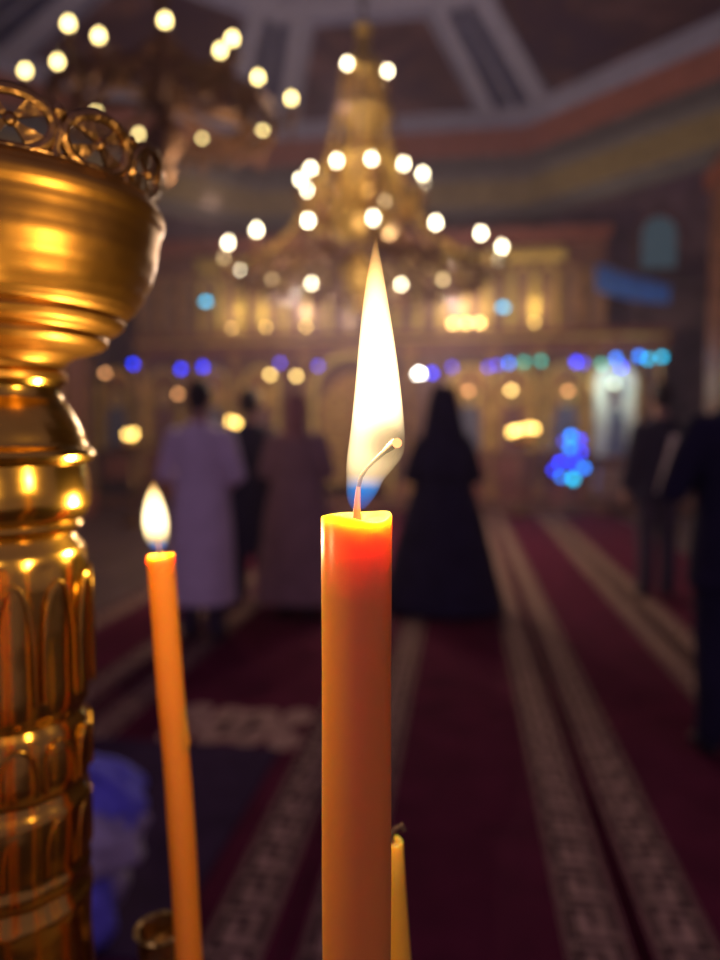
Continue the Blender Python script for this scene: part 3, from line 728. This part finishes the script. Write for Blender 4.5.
    if scarf:
        b = NB(); sphere(b, V(0, -.014, 1.665), .112*k, (.86, 1.0, 1.02), 24, 16)
        loft(b, [(z*k, 0, y*k, x_*k, d_*k) for z, y, x_, d_ in ((1.40, -.05, .13, .10), (1.47, -.035, .095, .088), (1.55, -.02, .09, .092), (1.65, -.03, .085, .085))])
        bmesh.ops.bisect_plane(b, geom=b.verts[:]+b.edges[:]+b.faces[:], plane_co=V(0, .066, 1.655), plane_no=Vector((0, 1, -.06)), clear_outer=True)
        obj('headscarf', b, M[scarf], r, local=True)
    if hat:
        b = NB(); lathe(b, [(.098*k, 1.69*k), (.100*k, 1.70*k), (.104*k, 1.80*k), (.110*k, 1.845*k), (.104*k, 1.852*k)], 24, (0, -.008, 0)); hh = obj('hat', b, M[hat], r, local=True)
        b = NB()
        loft(b, [(z*k, 0, y*k, x_*k, d_*k) for z, y, x_, d_ in ((1.12, -.20, .17, .015), (1.30, -.175, .19, .03), (1.45, -.135, .175, .04), (1.58, -.105, .15, .045), (1.72, -.075, .125, .05), (1.80, -.05, .110, .07))])
        obj('veil', b, M[hat], hh, local=True)
    if robe:
        b = NB(); sphere(b, V(0, .075, 1.53), .055*k, (1, .6, 1.5), 14, 10); obj('beard', b, M[hairm], r, local=True)
    return r, A, k
person(204, 641, 1.70, 'person in a long pale coat tinted lavender for the flare, with dark hair, behind the slim candle', 'coat_pale', .26, 'trouser_grey', 'hair', rz=-.1, arms='clasp', flare=.02, hair='short')
person(252, 602, 1.70, 'person in a dark navy coat just right of the pale coat', 'coat_navy', .40, 'coat_navy', 'hair', rz=.05, arms='clasp')
person(298, 613, 1.66, 'person in a long taupe coat and rust headscarf, left of the thick candle', 'coat_brown', .10, None, 'hair', rz=-.05, arms='clasp', flare=.10, wide=1.15, scarf='scarf', hair='none')
person(442, 612, 1.62, 'priest in a black cassock with veiled hat, right of the tall flame', 'robe', .03, None, 'hair_grey', rz=.05, arms='clasp', robe=True, flare=.20, wide=1.22, hat='robe', hair='long')
person(655, 598, 1.76, 'man in a dark jacket and grey trousers on the right', 'jacket', .80, 'trouser_grey', 'hair', wide=1.15, rz=.25, arms='down')
pr, A6, k6 = person(731, 757, 1.76, 'man in a near-black suit at the right edge, holding a white sheet', 'suit', .72, 'suit', 'hair', rz=.18, arms='hold')
# sheet of paper held by the man at the right edge
wl = A6[-1][2]; mrot = Matrix.Rotation(.18, 4, 'Z'); base = Vector(pr.location)
cpt = base + mrot @ (wl + Vector((-.02, .13, .03)))
bm = NB(); grid = []
for i in range(7):
    row = []
    for j in range(5):
        u, v = (i/6-.5), (j/4-.5)
        q = Vector((u*.07 + .08*v, .02*math.cos(u*5)+.10*v*.3, v*.27))
        row.append(bm.verts.new(cpt + mrot @ q))
    grid.append(row)
for i in range(6):
    for j in range(4): bm.faces.new((grid[i][j], grid[i+1][j], grid[i+1][j+1], grid[i][j+1]))
solid(bm, .0012)
o = obj('paper_sheet', bm, M['paper'], None, origin=cpt); tag(o, 'white sheet of paper held by the man in the suit at right', 'paper')

# ================================================================== CLOTH BAG on the floor, lower left
g = floor_at(104, 950); g.z = .0132
t = empty('cloth_bag', g, 'slumped blue and grey cloth bag on the floor beside the brass column', 'bag')
def blob(bm, c, s, seed, amp=.09):
    rnd = random.Random(seed); ph = [rnd.uniform(0, 6) for _ in range(6)]
    mt = Matrix.Translation(c)
    r = bmesh.ops.create_uvsphere(bm, u_segments=36, v_segments=24, radius=1)
    for v in r['verts']:
        n = v.co.copy(); a = math.atan2(n.y, n.x)
        f = 1+amp*(math.sin(5*a+ph[0]+3*n.z)+.6*math.sin(9*a+ph[1]-4*n.z)+.5*math.sin(7*n.z+ph[2]))
        v.co = Vector((n.x*s[0]*f, n.y*s[1]*f, n.z*s[2]*(1+.3*amp*math.sin(4*a+ph[3])))) + c
        v.co.z = max(v.co.z, g.z)
bm = NB(); blob(bm, g+Vector((-.12, .06, .15)), (.14, .14, .17), 3); obj('bag_body', bm, M['bag_grey'], t)
bm = NB(); blob(bm, g+Vector((-.06, .03, .28)), (.165, .12, .10), 5); obj('folded_flap', bm, M['bag_grey'], t)
bm = NB(); blob(bm, g+Vector((-.085, .09, .355)), (.16, .12, .115), 9); obj('blue_lining', bm, M['bag_blue'], t)
bm = NB(); blob(bm, g+Vector((-.05, -.01, .10)), (.085, .08, .12), 12); obj('blue_pocket', bm, M['bag_blue'], t)
bm = NB(); tube(bm, [g+Vector((-.09+.17*math.cos(a), .02, .36+.12*math.sin(a))) for a in [PI*k/12-.3 for k in range(13)]], .013, 8); obj('handle', bm, M['bag_blue'], t)

# ================================================================== BRASS STAND (left foreground)
DC = .20
ax = P(0, 430, DC); CA = Vector((ax.x, ax.y, 0)); TH0 = math.atan(360/F); DD = DC/math.cos(TH0)
def Rpx(px, py=430):
    px = px - 360*(py-430)/10375
    return DD*math.sin(math.atan((px-360)/F)+TH0)
def Zpx(py): return P(0, py, DC).z
prof_px = [(960, 97), (925, 97), (912, 99), (905, 95), (896, 92), (889, 96), (880, 97), (872, 94), (850, 96), (825, 96.5), (806, 95), (799, 90), (793, 88), (787, 93), (775, 96), (755, 95), (738, 93), (727, 91), (719, 86), (713, 88), (706, 92), (690, 93), (660, 92), (630, 92),
           (600, 92), (575, 92), (560, 90), (550, 87), (541, 80), (535, 76), (531, 81), (526, 85), (521, 82), (517, 87), (505, 92), (490, 92), (475, 90), (464, 88), (460, 94), (455, 96.5), (450, 94), (445, 88), (432, 84), (420, 78), (408, 71), (397, 63), (388, 62), (381, 67), (375, 68), (370, 63), (363, 66), (356, 76),
           (352, 90), (347, 103), (342, 108), (336, 106), (333, 110), (329, 119), (323, 124), (318, 122), (314, 128), (308, 134), (297, 141), (280, 149), (262, 154), (245, 155.5), (232, 157.5), (224, 161), (217, 161.5), (211, 158), (205, 154), (202, 150)]
TRAY_Z = 1.105
stand = empty('brass_stand', (CA.x, CA.y, 0), 'tall polished brass lamp column with a wide bowl and openwork rim at left', 'candle stand')
def flute(a, z):
    py_hi, py_lo = Zpx(560), Zpx(912)
    if z < py_lo or z > py_hi: 
        return 1
    return 1 + .03*abs(math.sin(a*6)) - .025
split1, split2 = 381, 352
colp = [(Rpx(x, y), Zpx(y)) for y, x in prof_px if y >= 378]
low = [(.030, .14), (.026, .3), (.034, .34), (.026, .38), (.025, TRAY_Z-.06), (.03, TRAY_Z-.03)]
def densify(pr, n=3):
    out = []
    for a, b in zip(pr, pr[1:]):
        out += [(a[0]+(b[0]-a[0])*k/n, a[1]+(b[1]-a[1])*k/n) for k in range(n)]
    return out+[pr[-1]]
bm = NB(); lathe(bm, low + densify(colp), 96, CA, flute=flute); obj('column', bm, M['brass'], stand)
bm = NB(); lathe(bm, [(.16, .013), (.16, .03), (.14, .05), (.07, .08), (.045, .12), (.03, .14)], 48, CA); obj('foot', bm, M['brass'], stand)
bowl = [(Rpx(x, y), Zpx(y)) for y, x in prof_px if y <= 381]
rim_r, rim_z = bowl[-1]
bm = NB(); lathe(bm, [(r_*(1+.0014*math.sin(i_*1.7)), z_) for i_, (r_, z_) in enumerate(densify(bowl, 4))] + [(rim_r*.93, rim_z-.001), (rim_r*.9, rim_z-.006), (rim_r*.7, rim_z-.022), (rim_r*.3, rim_z-.032), (.002, rim_z-.034)], 96, CA); obj('bowl', bm, M['brass_bowl'], stand)
# arched petals embossed on the column segments
for (ya, yb) in ((560, 706), (727, 787), (806, 872)):
    for k in range(12):
        a0 = 2*PI*k/12 + .15; za, zb = Zpx(yb), Zpx(ya); hw = .21
        pts = []
        for j in range(13):
            u = j/12
            if u <= 1: 
                ang = a0 + hw*math.cos(PI*u); zz = za + (zb-za)*(.1 + .8*math.sin(PI*u)**.6)
            rr = Rpx(94, (ya+yb)/2)*1.006
            pts.append(CA + Vector((rr*math.cos(ang), rr*math.sin(ang), zz)))
        if math.cos(a0) > -.3 or math.sin(a0) < .5:
            bm = NB(); tube(bm, pts, .0007, 6); obj('petal_rib', bm, M['brass'], stand)
# openwork crown of round medallions
NM = 13; CRr = Rpx(158); mr = CRr*PI/NM*.97
def wrap(u, v, dr=0): 
    a = a_m + u/CRr; lean = 1 + .10*(v/(2*mr)); return CA + Vector(((CRr*lean*.97+dr)*math.cos(a), (CRr*lean*.97+dr)*math.sin(a), rim_z - .001 + v*.64))
for k in range(NM):
    a_m = 2*PI*k/NM + math.atan2(-CA.y, -CA.x) + .094
    bm = NB()
    tube(bm, [wrap(mr*.92*math.cos(t_), mr+mr*.92*math.sin(t_)) for t_ in [2*PI*j/28 for j in range(28)]], .0014, 8, closed=True)
    for j in range(4):
        t0 = PI/4+PI/2*j
        n_ = 8; L, Rr = [], []
        for i in range(n_+1):
            u = i/n_; w = .30*mr*(u**1.2) + .0004; rr = mr*.92*u
            dx, dz = math.cos(t0), math.sin(t0)
            L.append((rr*dx - w*dz, mr + rr*dz + w*dx)); Rr.append((rr*dx + w*dz, mr + rr*dz - w*dx))
        fr = [[bm.verts.new(wrap(*L[i], dr)) for i in range(n_+1)] for dr in (-.0005, .0005)]
        gr = [[bm.verts.new(wrap(*Rr[i], dr)) for i in range(n_+1)] for dr in (-.0005, .0005)]
        for i in range(n_):
            bm.faces.new((fr[1][i], fr[1][i+1], gr[1][i+1], gr[1][i])); bm.faces.new((fr[0][i], gr[0][i], gr[0][i+1], fr[0][i+1]))
            bm.faces.new((fr[0][i], fr[0][i+1], fr[1][i+1], fr[1][i])); bm.faces.new((gr[0][i], gr[1][i], gr[1][i+1], gr[0][i+1]))
        bm.faces.new((fr[0][n_], gr[0][n_], gr[1][n_], fr[1][n_]))
    sphere(bm, wrap(0, mr), .0016, u=10, v=8)
    obj('crown_medallion', bm, M['brass2'], stand)
    bm = NB(); p0, p1, p2 = wrap(mr, .0), wrap(mr, mr*.9), wrap(mr, mr*1.9)
    tube(bm, [p0, p0.lerp(p1, .5), p1, p1.lerp(p2, .5), p1.lerp(p2, .75), p2], [.0022, .0010, .0018, .0008, .0017, .0003], 8); obj('crown_finial', bm, M['brass2'], stand)
bm = NB(); tube(bm, [CA+Vector((CRr*.985*math.cos(t_), CRr*.985*math.sin(t_), rim_z)) for t_ in [2*PI*j/64 for j in range(64)]], .0011, 8, closed=True); obj('crown_band', bm, M['brass2'], stand)
# candle tray on an arm of the stand
TC = Vector((-.045, .165, TRAY_Z)); TR = .125
bm = NB(); lathe(bm, [(.02, -.012), (TR-.004, -.012), (TR, -.008), (TR+.003, .016), (TR, .017), (TR-.004, -.004), (.02, -.004)], 64, TC); obj('candle_tray', bm, M['brass'], stand)
SZ = TRAY_Z + .006
bm = NB(); lathe(bm, [(TR-.006, -.0095), (TR-.006, -.001), (TR*.5, 0), (.005, 0)], 48, Vector((TC.x, TC.y, SZ))); o = obj('sand', bm, M['sand'], None, origin=(TC.x, TC.y, SZ)); tag(o, 'sand filling the brass candle tray below the candles', 'sand', kind='stuff')

# ================================================================== FLAMES
def flame_mat(name, h, blue_h, gain, wick_c=None, wick_r=.0):
    m = bpy.data.materials.new(name); t = nt(m); t.nodes.clear(); N = t.nodes; L = t.links
    out = N.new('ShaderNodeOutputMaterial'); e = N.new('ShaderNodeEmission'); L.new(e.outputs[0], out.inputs['Volume'])
    tc = N.new('ShaderNodeTexCoord'); sp = N.new('ShaderNodeSeparateXYZ'); L.new(tc.outputs['Object'], sp.inputs[0])
    mr = N.new('ShaderNodeMapRange'); mr.inputs['From Max'].default_value = h; L.new(sp.outputs['Z'], mr.inputs['Value'])
    cr = N.new('ShaderNodeValToRGB'); el = cr.color_ramp.elements
    b = blue_h
    el[0].position = 0; el[0].color = (.004, .11, .55, 1); el[1].position = 1; el[1].color = (1, .42, .07, 1)
    for pos, c in ((b*.55, (.004, .20, .60, 1)), (b, (.85, .62, .32, 1)), (b+.07, (1, .74, .36, 1)), (.62, (1, .76, .42, 1)), (.86, (1, .64, .24, 1))):
        x = el.new(pos); x.color = c
    L.new(mr.outputs[0], cr.inputs[0]); L.new(cr.outputs[0], e.inputs['Color'])
    sr = N.new('ShaderNodeValToRGB'); el = sr.color_ramp.elements
    el[0].position = 0; el[0].color = (.22,)*3+(1,); el[1].position = 1; el[1].color = (.32,)*3+(1,)
    for pos, v in ((b*.7, .30), (b*1.0, .26), (b+.10, .6), (b+.22, 1.0), (.8, 1.0)):
        x = el.new(pos); x.color = (v, v, v, 1)
    L.new(mr.outputs[0], sr.inputs[0])
    mu = N.new('ShaderNodeMath'); mu.operation = 'MULTIPLY'; L.new(sr.outputs[0], mu.inputs[0]); mu.inputs[1].default_value = gain
    last = mu
    if wick_c is not None:                                         # dark zone of unburnt vapour round the wick
        vd = N.new('ShaderNodeVectorMath'); vd.operation = 'DISTANCE'; L.new(tc.outputs['Object'], vd.inputs[0]); vd.inputs[1].default_value = wick_c
        m2 = N.new('ShaderNodeMapRange'); m2.inputs['From Min'].default_value = wick_r*.35; m2.inputs['From Max'].default_value = wick_r; m2.inputs['To Min'].default_value = .05; m2.inputs['To Max'].default_value = 1
        L.new(vd.outputs['Value'], m2.inputs['Value'])
        m3 = N.new('ShaderNodeMath'); m3.operation = 'MULTIPLY'; L.new(mu.outputs[0], m3.inputs[0]); L.new(m2.outputs[0], m3.inputs[1]); last = m3
    L.new(last.outputs[0], e.inputs['Strength'])
    m.cycles.volume_step_rate = .25 if hasattr(m.cycles, 'volume_step_rate') else 1
    return m
def flame(name, outline, d, m_args, parent):
    base = P((outline[-1][1]+outline[-1][2])/2, outline[-1][0], d)
    bm = NB(); rings = []; seg = 24
    # smooth the outline by Catmull-Rom
    pts = outline; dense = []
    for i in range(len(pts)-1):
        p0, p1, p2, p3 = pts[max(i-1, 0)], pts[i], pts[i+1], pts[min(i+2, len(pts)-1)]
        for k in range(5):
            t_ = k/5
            dense.append([.5*((2*p1[j])+(-p0[j]+p2[j])*t_+(2*p0[j]-5*p1[j]+4*p2[j]-p3[j])*t_*t_+(-p0[j]+3*p1[j]-3*p2[j]+p3[j])*t_**3) for j in range(3)])
    dense.append(list(pts[-1]))
    for (py, xl, xr) in dense:
        c = P((xl+xr)/2, py, d); w = max(.05, (xr-xl)/2)*d/F
        rings.append([bm.verts.new(c + w*(math.cos(2*PI*k/seg)*R_ + math.sin(2*PI*k/seg)*Vector((F_.x, F_.y, 0)).normalized())) for k in range(seg)])
    for a, b in zip(rings, rings[1:]):
        for k in range(seg): bm.faces.new((a[k], a[(k+1) % seg], b[(k+1) % seg], b[k]))
    bm.faces.new(rings[0]); bm.faces.new(rings[-1][::-1])
    h = max(v.co.z for v in bm.verts) - base.z
    bmesh.ops.translate(bm, verts=bm.verts, vec=-base)
    bmesh.ops.recalc_face_normals(bm, faces=bm.faces)
    me = bpy.data.meshes.new(name); bm.to_mesh(me); bm.free()
    for p in me.polygons: p.use_smooth = True
    o = bpy.data.objects.new(name, me); COL.objects.link(o); o.parent = parent; o.location = base - wloc(parent)
    wc = m_args.pop('wick_px', None)
    if wc: m_args['wick_c'] = P(wc[0], wc[1], d) - base
    me.materials.append(flame_mat(name + '_glow', h, **m_args))
    return o

# ================================================================== CANDLES
def candle(name, pts, rad, label, m, parent_group=None, dish=.0012, seed=1, tapertip=False):
    """pts: axis points from foot to top"""
    root = empty(name, pts[0], label, 'candle', parent_group)
    bm = NB(); rnd = random.Random(seed); seg = 40
    dense = []; rr = []
    for i in range(len(pts)-1):
        for k in range(10):
            u = k/10; dense.append(pts[i].lerp(pts[i+1], u)); q = (i+u)/(len(pts)-1)
            rr.append(rad*(1+.012*math.sin(q*23+seed)))
    dense.append(pts[-1]); rr.append(rad*1.0)
    t = (pts[-1]-pts[-2]).normalized()
    rings = tube(bm, dense, rr, seg, cap=False)
    bm.faces.new(rings[0][::-1])
    top = rings[-1]
    ph = [rnd.uniform(0, 6) for _ in range(3)]
    for k, v in enumerate(top):
        a = 2*PI*k/seg; v.co += t*(rad*.07*(math.sin(2*a+ph[0])+.6*math.sin(3*a+ph[1])))
    prev = top
    for f, dz in ((.97, rad*.05), (.90, rad*.04), (.78, -dish*.6), (.5, -dish), (.2, -dish*.9)):
        cur = [bm.verts.new(pts[-1] + (v.co-pts[-1])*f*1.0 + t*dz*1.0) for v in top]
        for k in range(seg): bm.faces.new((prev[k], prev[(k+1) % seg], cur[(k+1) % seg], cur[k]))
        prev = cur
    bm.faces.new(prev)
    obj('candle_body', bm, m, root)
    return root
# main candle
D0 = .13
top = P(356.5, 517, D0); foot = Vector((top.x, top.y, SZ))
main = candle('beeswax_candle', [foot, foot.lerp(top, .5), top], 35.6/F*D0, 'thick orange beeswax candle burning with a tall flame in the centre', M['wax'], dish=.0008, seed=3)
bm = NB(); wk = [P(x, y, D0) for x, y in ((357, 520), (357, 508), (357.5, 497), (358.5, 487), (361, 477), (367, 468))]
tube(bm, wk[:4], [.0009, .0006, .0005, .0004], 10); w0 = obj('wick', bm, M['wick_wax'], main)
bm = NB(); wk2 = [P(x, y, D0) for x, y in ((358.5, 488), (361, 477), (367, 468), (375, 460), (384, 452), (391, 446), (396, 442))]
tube(bm, wk2, [.00035, .00038, .00036, .0004, .0005, .0008, .0008], 10); obj('charred_tip', bm, M['wick'], w0)
bm = NB(); sphere(bm, P(397, 443, D0-.0007), .0009, u=12, v=8); obj('ember', bm, M['ember'], w0)
out_main = [(236, 375.6, 376.6), (247, 372.5, 378.5), (262, 369.5, 381.5), (285, 365.5, 385.5), (315, 361.5, 390.5), (350, 358, 396), (385, 355, 400.5), (420, 351.5, 404), (440, 349, 405), (455, 347, 403), (468, 346, 394), (480, 346, 384), (492, 346, 378), (501, 347.5, 372), (509, 351, 365)]
flame('flame', out_main, D0, dict(blue_h=.13, gain=700, wick_px=(387, 443), wick_r=.0080), main)
point_light('flame_light', P(371, 400, D0), FLAME_W, (1, .62, .26), .004, main)
# slim left candle
D1 = .21
cp = [P(160.5, 556, D1), P(165, 615, D1), P(170.5, 690, D1), P(178, 780, D1), P(184, 870, D1), P(189, 960, D1)]
dirv = (cp[-1]-cp[-2]).normalized(); s_ = (SZ+.0035-cp[-1].z)/dirv.z
cp.append(cp[-1]+dirv*s_)
slim = candle('beeswax_candle', cp[::-1], 13.4/F*D1, 'slim amber candle leaning left with a small flame', M['wax2'], dish=.0006, seed=5)
bm = NB(); tube(bm, [P(160, 558, D1), P(158.5, 548, D1), P(157.5, 540, D1)], .0006, 8); obj('wick', bm, M['wick'], slim)
bm = NB(); q = P(186, 740, D1-.002)
tube(bm, [P(183.5, 705, D1-.001), P(185.5, 728, D1-.001), P(186, 742, D1-.001), P(186, 752, D1-.001)], [.0003, .0008, .0013, .0005], 10); obj('wax_drip', bm, M['wax2'], slim)
out_s = [(480, 153.6, 154.4), (486, 149.5, 157.5), (495, 145.5, 162), (508, 142.5, 166.5), (520, 141.5, 169), (532, 143, 169.5), (540, 145.5, 168.5), (546, 149.5, 167), (551, 154, 163)]
flame('flame', out_s, D1, dict(blue_h=.15, gain=520), slim)
point_light('flame_light', P(156, 515, D1), SMALL_FLAME_W, (1, .64, .28), .003, slim)
# thin yellow candle behind the thick one
D2 = .165
a, b = P(391, 842, D2), P(399, 960, D2); dv = (b-a).normalized(); b2 = a + dv*((SZ+.0005-a.z)/dv.z)
yc = candle('beeswax_candle', [b2, b2.lerp(a, .5), a], 12/F*D2, 'thin unlit yellow candle half hidden behind the thick candle', M['wax_yel'], dish=.0004, seed=8)
bm = NB(); tube(bm, [a, P(391, 836, D2), P(396, 829, D2), P(402, 826, D2), P(404, 831, D2)], [.0008, .0007, .0007, .0008, .0006], 8); obj('wick', bm, M['wick'], yc)
# small brass cup beside the slim candle
q = P(161, 928, .235); q0 = Vector((q.x, q.y, SZ)); hC = q.z - SZ
cu = empty('candle_cup', q0, 'small empty brass candle cup behind the foot of the slim candle', 'candle cup')
bm = NB(); lathe(bm, [(.010, 0), (.010, .002), (.003, .004), (.0025, hC-.022), (.004, hC-.018)], 24, q0); obj('stem', bm, M['brass2'], cu)
bm = NB(); lathe(bm, [(.003, hC-.02), (.006, hC-.016), (.0075, hC-.006), (.0072, hC-.002), (.0088, hC), (.0068, hC), (.0055, hC-.006), (.001, hC-.008)], 32, q0); obj('cup', bm, M['brass2'], cu)

# another lit candle of the same tray, just beyond the left edge of the picture
D3 = .115
t3 = Vector((-.098, .112, 1.375))
ec = candle('beeswax_candle', [Vector((t3.x, t3.y, SZ)), Vector((t3.x, t3.y, 1.24)), t3], .0042, 'lit amber candle on the tray just outside the left edge of the picture', M['wax2'], dish=.0006, seed=11)
bm = NB(); tube(bm, [t3-Vector((0, 0, .001)), t3+Vector((0, 0, .006))], .0006, 8); obj('wick', bm, M['wick'], ec)
bm = NB(); lathe(bm, [(.0006, .001), (.003, .005), (.0043, .011), (.0035, .019), (.0016, .027), (.0002, .032)], 20, t3)
fo = obj('flame', bm, None, ec, mats=[]); fo.data.materials.append(flame_mat('side_flame_glow', .034, .12, 520))
point_light('flame_light', t3+Vector((0, 0, .014)), SIDE_FLAME_W, (1, .64, .28), .003, ec)
